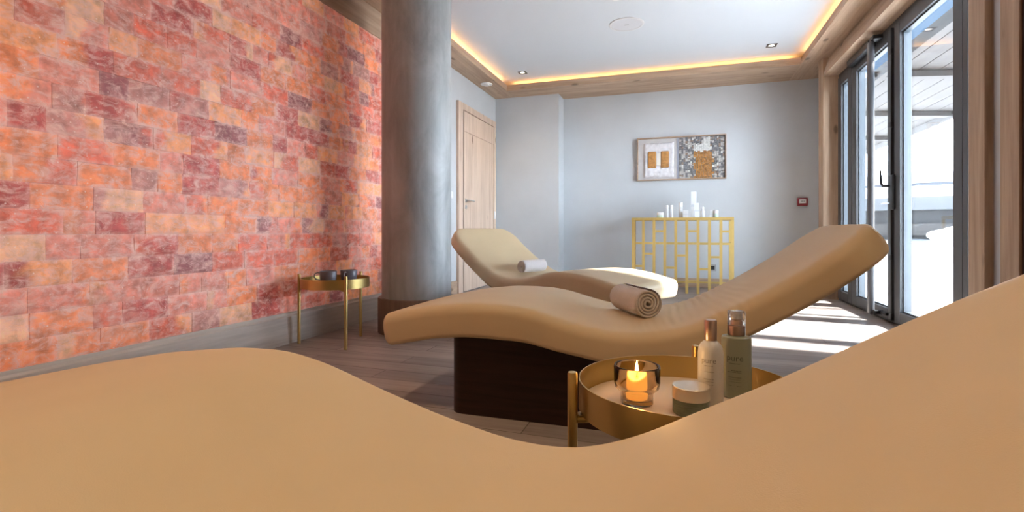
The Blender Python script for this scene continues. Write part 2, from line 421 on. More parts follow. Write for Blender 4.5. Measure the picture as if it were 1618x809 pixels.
# ---------------- door in the left wall
dY0, dY1, dT = 5.16, 6.37, 2.15
d = empty('door_1', (XL, dY0, 0)); d['kind'] = 'structure'
bm = bmesh.new()
box(bm, 0, .030, 0, .125, 0, dT, bev=.002); box(bm, 0, .030, 1.145, 1.21, 0, dT, bev=.002); box(bm, 0, .030, .126, 1.144, dT-.075, dT, bev=.002)
obj('door_frame', bm, M['door'], d)
bm = bmesh.new()
y0, y1 = .165, 1.14
box(bm, .0, .013, .127, 1.143, .005, dT-.077, mi=1)
box(bm, .013, .022, y0, y1, 1.84, dT-.08, bev=.002); 
np_ = 6
for i in range(np_):
    box(bm, .013, .020, y0+.10+(y1-y0-.10)*i/np_, y0+.10+(y1-y0-.10)*(i+1)/np_-.0015, .01, 1.8385, bev=.002)
box(bm, .013, .022, y0, y0+.099, .01, 1.8385, bev=.002)
obj('door_leaf', bm, [M['door'], M['timber_dark']], d)
h = obj('door_handle', T([(.024, .215, 1.05), (.072, .215, 1.05), (.078, .225, 1.05), (.078, .335, 1.05)], .0085, 12), M['steel'], d, smooth=True)
bm = bmesh.new()
for zz in (1.05, .975):
    q = bmesh.ops.create_cone(bm, cap_ends=True, segments=24, radius1=.024, radius2=.024, depth=.007, matrix=Matrix.Translation((.0262, .215, zz)) @ Matrix.Rotation(PI/2, 4, 'Y'))
obj('escutcheon', bm, M['steel'], d)
obj('hinge', T([(.034, 1.148, .86), (.034, 1.148, .96)], .008, 10), M['white'], d)

# ---------------- glazed doors (right): frame, leaves, glass
w = empty('window_1', (1.53, 0, 0)); w['kind'] = 'structure'
WX0, WX1 = 0, .085
def wy(y): return y
ZT, ZB = 2.284, .0
bm = bmesh.new()
box(bm, .02, .11, 5.90, 5.945, ZB, ZT); box(bm, .02, .11, 3.155, 3.19, ZB, ZT); box(bm, .02, .11, 3.19, 5.90, ZT-.045, ZT); box(bm, .02, .11, 3.19, 5.90, ZB, .022)
obj('window_frame', bm, M['frame'], w)
def sash(y0, y1, sl, sr, name='sash', rb=.080, rt=.085):
    """leaf between y0..y1 with near stile sl and far stile sr wide"""
    bm = bmesh.new(); a, b_ = 0.0, .075; zb, zt = .024, ZT-.047
    box(bm, a, b_, y0, y0+sl, zb, zt, bev=.003); box(bm, a, b_, y1-sr, y1, zb, zt, bev=.003)
    box(bm, a, b_, y0+sl, y1-sr, zb, zb+rb, bev=.003); box(bm, a, b_, y0+sl, y1-sr, zt-rt, zt, bev=.003)
    s = obj(name, bm, M['frame'], w)
    g0, g1, h0, h1 = y0+sl, y1-sr, zb+rb, zt-rt
    bm = bmesh.new()
    for (p, q, r1, r2) in ((g0, g0+.012, h0, h1), (g1-.012, g1, h0, h1), (g0+.012, g1-.012, h0, h0+.012), (g0+.012, g1-.012, h1-.012, h1)):
        box(bm, .022, .062, p, q, r1, r2)
    obj('glazing_bead', bm, M['frame_l'], s)
    obj('glass', B(.040, .046, g0+.010, g1-.010, h0+.010, h1-.010), M['pane'], s)
    return s
sash(3.195, 3.53, .05, .05, 'sidelight')
s1 = sash(3.535, 4.495, .105, .10)
s2 = sash(4.545, 5.465, .075, .115)
sash(5.475, 5.90, .11, .10, 'sidelight')
# slim posts between leaves
bm = bmesh.new(); box(bm, .03, .09, 4.4955, 4.5445, .0225, ZT-.046)
obj('astragal', bm, M['black'], w)
# espagnolette rod, plate, lever and key
obj('locking_rod', T([(-.008, 4.517, .03), (-.008, 4.517, ZT-.06)], .007, 8), M['black'], w)
bm = bmesh.new()
for zz in (.06, .50, 1.5, 2.05): box(bm, -.020, .0, 4.499, 4.535, zz-.022, zz+.022, bev=.004)
obj('rod_guide', bm, M['black'], w)
hp = obj('handle_plate', B(-.022, -.001, 4.46, 4.53, .86, 1.12, bev=.008, seg=2), M['black'], w)
obj('lever', T([(-.020, 4.52, 1.04), (-.058, 4.53, 1.04), (-.066, 4.545, 1.06), (-.066, 4.56, 1.16)], [.009, .009, .009, .007], 10), M['black'], hp, smooth=True)
bm = bmesh.new(); box(bm, -.060, -.018, 4.507, 4.511, .905, .912); lathe(bm, [(0, -.002), (.014, -.002), (.014, .002), (0, .002)], 14, cx=-.068, cy=4.509, cz=.908)
obj('key', bm, M['steel'], hp)
# standing-off post with pivots in front of the far leaf
pp = obj('pivot_post', B(-.085, -.045, 4.735, 4.80, .035, 2.215, bev=.012, seg=3), plain('grey_post_paint', (.10, .105, .115), .38), w)
autosmooth(pp)
bm = bmesh.new(); box(bm, -.062, .0, 4.70, 4.735, .045, .075, bev=.004); box(bm, -.02, .0, 4.60, 4.73, .05, .07, bev=.003)
obj('pivot_bracket', bm, M['black'], w)
bm = bmesh.new(); box(bm, -.07, .0, 4.70, 4.79, 2.216, 2.25, bev=.004)
obj('pivot_bracket', bm, M['black'], w)
bm = bmesh.new(); box(bm, -.055, -.001, 4.86, 5.42, 2.205, 2.262, bev=.004)
obj('door_closer', bm, M['black'], w)

# ------------------------------------------------------------------ column
cc = empty('concrete_column', (-1.76, 3.21, 0)); tag(cc, 'round polished grey concrete column in a wooden plinth, between the salt wall and the door', 'column')
obj('shaft', L([(.2417, 0), (.2417, CEIL-.001)], 96), M['concrete'], cc, smooth=True)
c_pl = obj('plinth', L([(.2425, .001), (.268, .001), (.268, .232), (.264, .240), (.2425, .240)], 96, close=True), wood('plinth_veneer', (.17, .11, .08), (.27, .185, .14), 'z', knots=False), cc)
autosmooth(c_pl)

# ------------------------------------------------------------------ loungers
TOP2 = [(-1.15, .362), (-1.034, .386), (-.918, .411), (-.773, .428), (-.666, .430), (-.574, .427), (-.495, .415), (-.398, .388), (-.304, .366), (-.213, .354), (-.125, .355), (-.03, .370), (.033, .389), (.10, .423), (.204, .478), (.268, .517), (.327, .556), (.38, .590), (.442, .638), (.491, .676), (.60, .757)]
THK2 = [(-1.13, .125), (-.9, .125), (-.6, .128), (-.3, .108), (-.1, .115), (.2, .100), (.45, .100), (.6, .105)]

def make_cushion(parent, top, thk, s0, s1, Wd=.70, rph=.17, rpf=.05, folds=True):
    """swept upholstered body: a rounded-rectangle section following the curve top(s)"""
    tab = smooth_tab(top, s0, s1, 200, .05)
    # resample the top curve at even arc length with normals
    pts = [Vector((x, z)) for x, z in tab]
    cl = []
    for i, p in enumerate(pts):
        d = (pts[min(i+1, len(pts)-1)]-pts[max(i-1, 0)]).normalized(); nrm = Vector((-d.y, d.x))
        cl.append((p, d, nrm))
    acc = [0]
    for a, b_ in zip(pts, pts[1:]): acc.append(acc[-1]+(b_-a).length)
    Lt = acc[-1]
    def at(a):
        for i in range(len(acc)-1):
            if a <= acc[i+1]+1e-9:
                t = (a-acc[i])/(acc[i+1]-acc[i])
                return cl[i][0].lerp(cl[i+1][0], t), cl[i][1].lerp(cl[i+1][1], t).normalized(), cl[i][2].lerp(cl[i+1][2], t).normalized()
        return cl[-1]
    st = []
    e_ = .0
    rr = .045
    for k in range(14): st.append(rr*(1-math.cos(PI/2*k/14))*1.0)          # dense at the foot
    m = 300
    for k in range(m+1): st.append(rr+(Lt-2*rr)*k/m)
    for k in range(1, 15): st.append(Lt-rr+rr*math.sin(PI/2*k/14))
    st = sorted(set(round(v, 6) for v in st))
    bm = bmesh.new(); rings = []
    for a in st:
        p, d, nr = at(min(a, Lt)); t = interp(thk, p.x)
        dist = min(a, Lt-a); g = 1.0
        if dist < rr: g = math.sqrt(max(0, 1-(1-dist/rr)**2))
        hh = max(.0005, t/2*(.30+.70*g)) if dist < rr else t/2
        rp = rpf if a < Lt/2 else rph
        hw = Wd/2
        if dist < rp: hw = Wd/2-rp+rp*math.sqrt(max(0, 1-(1-dist/rp)**2))
        rc = min(.040, hh*.95)
        c = p-nr*(t/2)
        ring = []
        # section: x across (y axis), n along nr
        secs = []
        na = 6
        for (sx_, sn_, a0) in ((1, 1, 0), (-1, 1, 90), (-1, -1, 180), (1, -1, 270)):
            for q in range(na+1):
                ang = R(a0+90*q/na)
                rcc = rc if sn_ > 0 else min(rc, .018)
                secs.append((sx_*(hw-rcc)+rcc*math.cos(ang), sn_*(hh-rcc)+rcc*math.sin(ang)))
            if (sx_, sn_) in ((1, 1), (-1, -1)):     # fill the long sides
                x_a, x_b = sx_*(hw-rc), -sx_*(hw-rc); nn = 16
                for q in range(1, nn): secs.append((x_a+(x_b-x_a)*q/nn, sn_*hh))
        for (yy, nn_) in secs:
            z_off = 0
            if nn_ > hh*.6:
                z_off = .004*(1-(yy/(Wd/2))**2)
                if folds:
                    s_ = p.x; w_ = math.exp(-((s_-.05)/.14)**2)
                    z_off += .0034*w_*math.sin((s_*1.0+yy*.10)*210+5*mnoise.noise(Vector((s_*4, yy*3, 1.7))))*(.5+mnoise.noise(Vector((s_*6, yy*5, 4))))
            P = c+nr*(nn_+z_off)
            ring.append(bm.verts.new((P.x, yy, P.y)))
        rings.append(ring)
    for a_, b_ in zip(rings, rings[1:]):
        for k in range(len(a_)):
            bm.faces.new([a_[k], a_[(k+1) % len(a_)], b_[(k+1) % len(a_)], b_[k]])
    bm.faces.new(rings[0][::-1]); bm.faces.new(rings[-1])
    return obj('cushion', bm, M['leather'], parent, smooth=True)

def make_base(parent, top, thk, s0, s1, hw=.30, rc=.05):
    ring = []
    for (cx_, cy_, a0) in ((s1-rc, hw-rc, 0), (s0+rc, hw-rc, 90), (s0+rc, -hw+rc, 180), (s1-rc, -hw+rc, 270)):
        nxt = []
        for q in range(9):
            an = R(a0+90*q/8); nxt.append((cx_+rc*math.cos(an), cy_+rc*math.sin(an)))
        if ring and abs(nxt[0][1]-ring[-1][1]) < 1e-6:
            xa, xb = ring[-1][0], nxt[0][0]
            for q in range(1, 20): ring.append((xa+(xb-xa)*q/20, nxt[0][1]))
        ring += nxt
    xa, xb = ring[-1], ring[0]
    tabt = smooth_tab(top, s0-.1, s1+.1, 80, .05)
    bm = bmesh.new()
    lo = [bm.verts.new((x, y, 0)) for x, y in ring]
    hi = [bm.verts.new((x, y, interp(tabt, x)-interp(thk, x)+.012)) for x, y in ring]
    n_ = len(ring)
    for i in range(n_): bm.faces.new([lo[i], lo[(i+1) % n_], hi[(i+1) % n_], hi[i]])
    bm.faces.new(lo[::-1])
    c = bm.verts.new(((s0+s1)/2, 0, interp(tabt, (s0+s1)/2)-.10))
    for i in range(n_): bm.faces.new([hi[i], hi[(i+1) % n_], c])
    o = obj('base', bm, M['wenge'], parent); autosmooth(o, 30); return o

def lounger(loc, rz, label, top=TOP2, thk=THK2, s0=-1.135, s1=.572, b0=-.84, b1=.02, folds=True, **k):
    t = empty('spa_lounger', loc, rz); tag(t, label, 'lounger', 'loungers of the relaxation room')
    make_cushion(t, top, thk, s0, s1, folds=folds, **k); make_base(t, top, thk, b0, b1)
    return t
# nearest lounger: the same shape, a size longer
TOP1 = [(-1.60, .33), (-1.42, .368), (-1.294, .396), (-1.131, .430), (-.979, .461), (-.837, .486), (-.704, .500), (-.617, .499), (-.557, .486), (-.51, .470), (-.464, .452), (-.355, .415), (-.252, .388), (-.193, .381), (-.145, .381), (-.099, .391), (-.045, .411), (.024, .447), (.106, .487), (.184, .530), (.259, .571), (.329, .608), (.408, .646), (.62, .75)]

TOP1 = [(s_, z_+.009+.006*max(s_, -1.3)+.001) for s_, z_ in TOP1]
THK1 = [(a*1.15, b*1.1) for a, b in THK2]
lounger((.0305, .411, 0), R(5), 'large tan upholstered lounger filling the foreground, nearest of the three', TOP1, THK1, -1.47, .62, -.95, .05, folds=False)
lounger((0, 2.09, 0), 0, 'tan lounger on a dark wood base behind the candle table, rolled towel on its seat')
lounger((-1.143, 3.858, 0), R(180-28.5), 'cream lounger furthest back, its backrest in front of the wooden door', folds=False)

# ------------------------------------------------------------------ tray tables
def tray_table(loc, ang, label):
    t = empty('tray_table', loc, ang); tag(t, label, 'side table', 'round gold tray tables')
    Rr = .205
    tr = obj('tray', L([(0, .352), (Rr, .352), (Rr, .410), (Rr-.0025, .410), (Rr-.0025, .358), (0, .358)], 96), M['gold'], t); autosmooth(tr)
    obj('tray_lining', L([(0, .3582), (Rr-.004, .3582), (Rr-.004, .361), (0, .361)], 96), M['traylining'], t)
    for k in range(3):
        a = 2*PI*k/3; ca, sa = math.cos(a), math.sin(a)
        lg = obj('leg', L([(0, .001), (.0095, .001), (.0095, .430), (.0085, .433), (0, .433)], 24, cx=.222*ca, cy=.222*sa), M['gold'], t); autosmooth(lg)
        bm = bmesh.new(); tube(bm, [(.215*ca, .215*sa, .343), (0, 0, .343)], .007, 10)
        obj('crossbar', bm, M['gold'], t, smooth=True)
        bm = bmesh.new(); tube(bm, [(.198*ca, .198*sa, .343), (.198*ca, .198*sa, .3515)], .004, 8)
        lathe(bm, [(0, -.004), (.004, -.002), (.004, .002), (0, .004)], 10, cx=.2085*ca, cy=.2085*sa, cz=.354)
        obj('screw', bm, M['steel'], t, smooth=True)
    return t
tray_table((.013, 1.039, 0), R(203.5), 'gold tray table holding the candle and skincare bottles, behind the nearest lounger')
tray_table((-2.037, 2.676, 0), R(-37.8), 'gold tray table holding two cups in front of the salt brick wall')
ZT1 = .3612

# ------------------------------------------------------------------ candle holder and candle
def glassmat(name, col, rough=.0, ior=1.45):
    m, nt_, b = newmat(name); b.inputs['Base Color'].default_value = (*col, 1); b.inputs['Roughness'].default_value = rough
    b.inputs['Transmission Weight'].default_value = 1; b.inputs['IOR'].default_value = ior; return m
cx, cy = -.0776, 1.0244
g = obj('candle_glass', L([(0, 0), (.029, 0), (.0315, .003), (.0315, .026), (.038, .0285), (.0425, .033), (.0445, .044), (.0447, .073), (.0435, .0758), (.0415, .0758), (.0405, .073),
                           (.0400, .044), (.037, .036), (.0285, .030), (.0275, .013), (.025, .011), (0, .011)], 64), glassmat('smoked_glass', (.82, .68, .50)), None, smooth=True, loc=(cx, cy, ZT1+.0003))
tag(g, 'stepped smoked glass holder around the lit candle on the near tray', 'candle holder')
def waxmat():
    m, nt_, b = newmat('wax'); b.inputs['Base Color'].default_value = (.95, .62, .25, 1); b.inputs['Roughness'].default_value = .5
    b.inputs['Subsurface Weight'].default_value = .5; b.inputs['Subsurface Radius'].default_value = (.02, .01, .004)
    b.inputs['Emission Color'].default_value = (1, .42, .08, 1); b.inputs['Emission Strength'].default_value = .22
    return m
cd = empty('votive_candle', (cx, cy, ZT1)); tag(cd, 'small lit yellow candle burning inside the smoked glass holder', 'candle')
bm = L([(0, .0118), (.0195, .0118), (.0205, .014), (.0208, .047), (.0195, .0505), (.015, .0495), (.006, .046), (0, .0455)], 40)
for v in bm.verts:
    if v.co.z > .045: v.co.z += .0035*math.sin(math.atan2(v.co.y, v.co.x)*2+2.2)*(math.hypot(v.co.x, v.co.y)/.02)
obj('wax', bm, waxmat(), cd, smooth=True)
obj('wick', T([(0, 0, .044), (.0005, 0, .050), (.001, 0, .055)], .0009, 8), M['black'], cd, smooth=True)
obj('flame', L([(0, .0545), (.0022, .056), (.0036, .0605), (.0034, .066), (.0022, .073), (.001, .080), (0, .085)], 20), emis('flame', (1, .60, .20), 16), cd, smooth=True)
ld = bpy.data.lights.new('candle_light', 'POINT'); lo = bpy.data.objects.new('candle_light', ld); C.objects.link(lo)
lo.parent = cd; lo.location = (0, 0, .092); ld.energy = .12; ld.color = (1, .55, .2); ld.shadow_soft_size = .006

# ------------------------------------------------------------------ skincare bottles and jar on the near tray
def text_bm(txt, size, r, zc, ang0, depth=.0002, cyl=True):
    cu = bpy.data.curves.new('t', 'FONT'); cu.body = txt; cu.size = size; cu.align_x = 'CENTER'; cu.align_y = 'CENTER'; cu.resolution_u = 3
    o = bpy.data.objects.new('t', cu); C.objects.link(o)
    dg = bpy.context.evaluated_depsgraph_get(); me = bpy.data.meshes.new_from_object(o.evaluated_get(dg))
    bm = bmesh.new(); bm.from_mesh(me); bpy.data.objects.remove(o); bpy.data.meshes.remove(me); bpy.data.curves.remove(cu)
    for v in bm.verts:
        a = ang0+v.co.x/r; z = v.co.y
        v.co = Vector(((r+depth)*math.cos(a), (r+depth)*math.sin(a), zc+z))
    return bm
def lines_bm(bm, r, spec, ang0, depth=.0002):
    """fine print as short curved strokes: (z, x0, x1, height)"""
    rnd = random.Random(3)
    for z, x0, x1, hgt in spec:
        x = x0
        while x < x1:
            wd = rnd.uniform(.0008, .0028); xe = min(x+wd, x1)
            A = [(ang0+x/r), (ang0+xe/r)]
            q = [bm.verts.new(((r+depth)*math.cos(a), (r+depth)*math.sin(a), zz)) for a, zz in ((A[0], z), (A[1], z), (A[1], z+hgt), (A[0], z+hgt))]
            bm.faces.new(q); x = xe+.0006
    return bm
def merge(a, b_):
    me = bpy.data.meshes.new('m'); b_.to_mesh(me); b_.free(); a.from_mesh(me); bpy.data.meshes.remove(me); return a
copper = plain('brushed_copper_cap', (.60, .44, .34), .28, metal=1)
frost = plain('frosted_white_glass', (.70, .71, .72), .35, spec=.5)
frost.node_tree.nodes['Principled BSDF'].inputs['Transmission Weight'].default_value = .25
green = plain('sage_green_glass', (.25, .27, .20), .28, spec=.5)
dgreen = plain('deep_green_jar_glass', (.12, .145, .095), .2, spec=.6, noise=.15, nscale=60, stretch=(1, 1, 12))
ink = plain('grey_ink', (.30, .29, .28), .6); ink2 = plain('dark_ink', (.10, .11, .085), .6)

bw = empty('skincare_bottle', (.060, 1.072, ZT1+.0003)); tag(bw, 'frosted white bottle with a copper cap, left of the green pump bottle', 'bottle')
b1 = obj('body', L([(0, 0), (.021, 0), (.0237, .004), (.0237, .100), (.0225, .109), (.0185, .117), (.0125, .1225), (.0105, .1235), (.0105, .126), (0, .126)], 48), frost, bw, smooth=True)
obj('cap', L([(0, .1245), (.0115, .1245), (.0118, .126), (.0118, .162), (.0105, .1642), (0, .1642)], 40), copper, bw, smooth=False); autosmooth(bw.children[-1])
va = math.atan2(-1.072, -.060)
obj('printed_name', text_bm('pure', .0155, .0237, .088, va-.15), ink, b1, normals=False)
bm = lines_bm(bmesh.new(), .0237, [(.0775, -.008, .008, .0013), (.066, -.008, .010, .0009), (.052, -.009, .010, .0012), (.047, -.005, .009, .001), (.041, -.008, .009, .0007)], va-.15)
obj('fine_print', bm, ink, b1, normals=False)

bg = empty('skincare_bottle', (.113, 1.135, ZT1+.0003)); tag(bg, 'tall sage green pump bottle with a clear cap, rightmost on the near tray', 'bottle')
b2 = obj('body', L([(0, 0), (.0265, 0), (.0289, .003), (.0289, .119), (.0275, .1225), (.0165, .1245), (.0155, .1255), (0, .1255)], 56), green, bg); autosmooth(b2)
obj('collar', L([(0, .1256), (.0150, .1256), (.0150, .1455), (.0135, .147), (0, .147)], 40), copper, bg); autosmooth(bg.children[-1])
bm = L([(0, .147), (.0095, .147), (.0095, .156), (.007, .158), (.007, .168), (0, .168)], 32)
obj('pump', bm, copper, bg); autosmooth(bg.children[-1])
bm = L([(0, .1585), (.0085, .1585), (.0088, .160), (.0088, .169), (.0075, .1705), (0, .1705)], 28); tube(bm, [(-.004, -.006, .165), (-.006, -.0135, .165)], .0026, 10)
obj('actuator', bm, M['white'], bg); autosmooth(bg.children[-1])
obj('clear_cap', L([(.0155, .1262), (.0172, .1262), (.0172, .172), (.0160, .1745), (0, .1745), (0, .173), (.0148, .173), (.0155, .171)], 44), glassmat('clear_plastic', (.97, .97, .97), .02, 1.3), bg, smooth=True)
va = math.atan2(-1.135, -.113)
obj('printed_name', text_bm('pure', .0175, .0289, .083, va-.10), ink2, b2, normals=False)
bm = lines_bm(bmesh.new(), .0289, [(.0715, -.010, .010, .0014), (.0575, -.007, .012, .0014), (.0545, -.014, .012, .0012), (.044, -.012, .012, .0013), (.040, -.012, .010, .0008), (.035, -.010, .012, .0007), (.027, -.012, -.006, .0009), (.027, .004, .012, .0009)], va-.10)
obj('fine_print', bm, ink2, b2, normals=False)

jr = empty('cream_jar', (.022, 1.003, ZT1+.0003)); tag(jr, 'squat dark green cosmetic jar with a pale copper lid, in front of the white bottle', 'jar')
b3 = obj('body', L([(0, 0), (.031, 0), (.0330, .002), (.0330, .0275), (0, .0275)], 56), dgreen, jr); autosmooth(b3)
obj('lid', L([(0, .0278), (.0330, .0278), (.0336, .0285), (.0336, .0500), (.0325, .0513), (0, .0513)], 56), plain('champagne_lid', (.62, .57, .50), .34, metal=.7), jr); autosmooth(jr.children[-1])
va = math.atan2(-1.003, -.022)
obj('fine_print', lines_bm(bmesh.new(), .0330, [(.020, -.012, .022, .0012), (.016, -.012, .018, .0008)], va), ink2, b3, normals=False)

# ------------------------------------------------------------------ rolled towels
def towel(loc, ax, r0, ln, label, turns=4.2):
    """spiral strip rolled about a horizontal axis that points along angle ax"""
    t0 = .0062; n_ = int(turns*26); cen = []
    for i in range(n_+1):
        th = 2*PI*turns*i/n_; rad = .007+(r0-.007-t0/2)*i/n_
        wob = 1+.10*math.sin(th*1.3+1)*(1-i/n_)
        cen.append((rad*math.cos(th)*wob, rad*math.sin(th)))
    th_ = (r0-.007-t0/2)/turns*.86
    bm = bmesh.new(); prevs = None; nu = 22
    for i, (a, b_) in enumerate(cen):
        p, q = cen[max(i-1, 0)], cen[min(i+1, n_)]
        dx, dy = q[0]-p[0], q[1]-p[1]; l_ = math.hypot(dx, dy); nx, ny = dy/l_, -dx/l_
        tt = th_/2*(1 if i < n_-8 else max(.15, (n_-i)/8))
        row_o, row_i = [], []
        for k in range(nu+1):
            y = -ln/2+ln*k/nu
            e_ = .006*mnoise.noise(Vector((a*12, b_*12, 7 if k < nu/2 else 3)))
            yy = y+(e_ if k in (0, 1, nu-1, nu) else 0)
            w_ = .0016*mnoise.noise(Vector((y*30, a*40, b_*40)))
            edge = .0012*(1 if k in (0, nu) else 0)
            row_o.append(bm.verts.new((a+nx*(tt+w_-edge), yy, b_+ny*(tt+w_-edge))))
            row_i.append(bm.verts.new((a-nx*(tt-edge), yy, b_-ny*(tt-edge))))
        if prevs:
            po, pi_ = prevs
            for k in range(nu):
                bm.faces.new([po[k], po[k+1], row_o[k+1], row_o[k]]); bm.faces.new([pi_[k+1], pi_[k], row_i[k], row_i[k+1]])
            for k in (0, nu): bm.faces.new([po[k], row_o[k], row_i[k], pi_[k]])
        else:
            for k in range(nu): bm.faces.new([row_o[k], row_o[k+1], row_i[k+1], row_i[k]])
        prevs = (row_o, row_i)
    po, pi_ = prevs
    for k in range(nu): bm.faces.new([po[k+1], po[k], pi_[k], pi_[k+1]])
    o = obj('rolled_towel', bm, M['towel'], None, smooth=True, loc=loc, rz=ax-PI/2)
    tag(o, label, 'towel', 'rolled towels on the loungers'); return o
towel((-.175, 2.143, .419), math.atan2(.85, -.5), .060, .25, 'rolled pinkish beige towel on the seat of the middle lounger')
towel((-1.088, 3.825, .43), R(90-28.5), .052, .235, 'rolled white towel on the furthest lounger')

# ------------------------------------------------------------------ two cups on the far tray
cupm = plain('slate_glaze', (.15, .14, .165), .35, noise=.08, nscale=40)
def cup(loc, ang, label):
    c = empty('coffee_cup', loc, ang); tag(c, label, 'cup', 'cups on the far tray table')
    o = obj('bowl', L([(0, 0), (.028, 0), (.033, .006), (.043, .022), (.049, .050), (.051, .092), (.0495, .094), (.048, .092), (.046, .052), (.040, .028), (.028, .012), (0, .010)], 40), cupm, c, smooth=True)
    pts = [(.049, 0, .082), (.062, 0, .085), (.077, 0, .077), (.080, 0, .060), (.070, 0, .044), (.046, 0, .040)]
    obj('handle', T(pts, .0042, 10), cupm, c, smooth=True); return c
cup((-2.040, 2.610, ZT1), R(215), 'slate grey coffee cup with its handle to the left, nearer the salt wall')
cup((-1.975, 2.725, ZT1), R(-75), 'slate grey coffee cup with its handle facing the room, right of the other cup')

# ------------------------------------------------------------------ console cabinet with brass lattice
cb = empty('console_cabinet', (.03, 6.0, 0)); tag(cb, 'gold lattice console cabinet under the framed wall art', 'cabinet')
hw, dp, ht = .545, .34, .852
obj('top', B(-hw, hw, 0, dp, ht-.032, ht, bev=.002), M['goldpaint'], cb)
obj('glass_shelf', B(-hw+.035, hw-.035, .03, dp-.035, .555, .563), M['pane'], cb)
bm = bmesh.new(); pw = .030; nb = 9; fr = 2*hw/nb
def zc(c): return .70-((290+c/4.495)-365)*5.75/803
xs = [-hw+pw/2+(2*hw-pw)*i/nb for i in range(nb+1)]
for i, x in enumerate(xs):
    ww = .034 if i == 0 else pw
    if i in (0,): x += .006
    box(bm, x-ww/2, x+ww/2, .001, .020, .0, ht-.0325)
for i in range(nb):                                    # rails between neighbouring uprights
    a, b_ = xs[i]+pw/2, xs[i+1]-pw/2
    if i == 0: a += .012
    lv = [425, 790] + {0: [590], 1: [500], 2: [338], 3: [597], 4: [510], 5: [338, 690], 6: [603], 7: [518], 8: [340]}[i]
    for c in lv:
        z = zc(c)
        box(bm, a+.0005, b_-.0005, .002, .018, z-.012, z+.012)
obj('front_lattice', bm, M['goldpaint'], cb)
bm = bmesh.new()
for sx_ in (-1, 1):
    box(bm, sx_*(hw-.012)-.011, sx_*(hw-.012)+.011, dp-.024, dp-.002, 0, ht-.0325)
    box(bm, sx_*(hw-.012)-.009, sx_*(hw-.012)+.009, .021, dp-.025, .09, .11)
    box(bm, sx_*(hw-.012)-.009, sx_*(hw-.012)+.009, .021, dp-.025, .55, .57)
box(bm, -hw+.024, hw-.024, dp-.022, dp-.004, .09, .11)
obj('rear_frame', bm, M['goldpaint'], cb)

# products on the cabinet
prod = plain('white_carton', (.74, .77, .79), .4); pgreen = plain('pale_green_jar', (.62, .76, .66), .35); pcap = plain('white_cap', (.82, .84, .86), .3); pband = plain('pale_grey_band', (.60, .66, .72), .4)
def px(c): return ((990+c/4.495)-809)/803
def put(cxp, yd):
    u = px(cxp); a = math.atan(263/803); fx, fy, rx, ry = -math.sin(a), math.cos(a), math.cos(a), math.sin(a)
    Y = 6.0+yd; t = Y/(fy+u*ry); return (t*(fx+u*rx), Y)
K_ = .00162
def product(kind, c0, c1, top, yd, label, cat):
    x, y = put((c0+c1)/2, yd); wd = (c1-c0)*K_; hh = (240-top)*K_
    t = empty({'tube': 'cosmetic_bottle', 'bottle': 'cosmetic_bottle', 'box': 'product_box', 'jar': 'cosmetic_jar'}[kind], (x, y, ht+.0003))
    tag(t, label, cat, 'skincare products on the lattice cabinet'); r = wd/2
    if kind == 'box':
        obj('carton', B(-r, r, -r*.8, r*.8, 0, hh, bev=.001), prod, t); obj('printed_band', B(-r-.0003, r+.0003, -r*.8-.0003, r*.8+.0003, hh*.42, hh*.50), pband, t)
    elif kind == 'tube':
        obj('body', L([(0, 0), (r, 0), (r, hh*.72), (r*.9, hh*.74), (0, hh*.74)], 24), prod, t); autosmooth(t.children[-1])
        obj('cap', L([(0, hh*.745), (r*.95, hh*.745), (r*.95, hh*.98), (r*.8, hh), (0, hh)], 24), pcap, t); autosmooth(t.children[-1])
    elif kind == 'bottle':
        obj('body', L([(0, 0), (r*.95, 0), (r, hh*.03), (r, hh*.60), (r*.55, hh*.68), (0, hh*.68)], 28), prod, t); autosmooth(t.children[-1])
        obj('cap', L([(0, hh*.685), (r*.5, hh*.685), (r*.5, hh*.98), (r*.4, hh), (0, hh)], 24), pcap, t); autosmooth(t.children[-1])
    else:
        obj('body', L([(0, 0), (r*.95, 0), (r, hh*.06), (r, hh*.55), (0, hh*.55)], 28), pgreen, t); autosmooth(t.children[-1])
        obj('lid', L([(0, hh*.56), (r, hh*.56), (r, hh*.96), (r*.92, hh), (0, hh)], 28), pcap, t); autosmooth(t.children[-1])
product('jar', 216, 262, 201, .16, 'low pale green jar, leftmost on the lattice cabinet', 'jar')
product('tube', 279, 298, 150, .15, 'slim white bottle, second from the left on the lattice cabinet', 'bottle')
product('tube', 312, 331, 150, .15, 'slim white bottle, third from the left on the lattice cabinet', 'bottle')
product('tube', 371, 399, 132, .18, 'white cylinder bottle just left of the low carton on the cabinet', 'bottle')
product('box', 403, 437, 188, .12, 'low white carton left of the tallest pack on the cabinet', 'box')
product('box', 459, 494, 55, .20, 'tallest white carton, standing in the middle of the cabinet top', 'box')
product('box', 484, 513, 140, .08, 'white carton half as tall, in front of the tallest one', 'box')
product('bottle', 525, 557, 165, .15, 'white bottle with a narrow neck, right of the tall cartons', 'bottle')
product('box', 592, 618, 188, .17, 'small white carton, second from the right on the cabinet', 'box')
product('jar', 622, 652, 190, .14, 'small jar with a white lid, rightmost on the cabinet', 'jar')

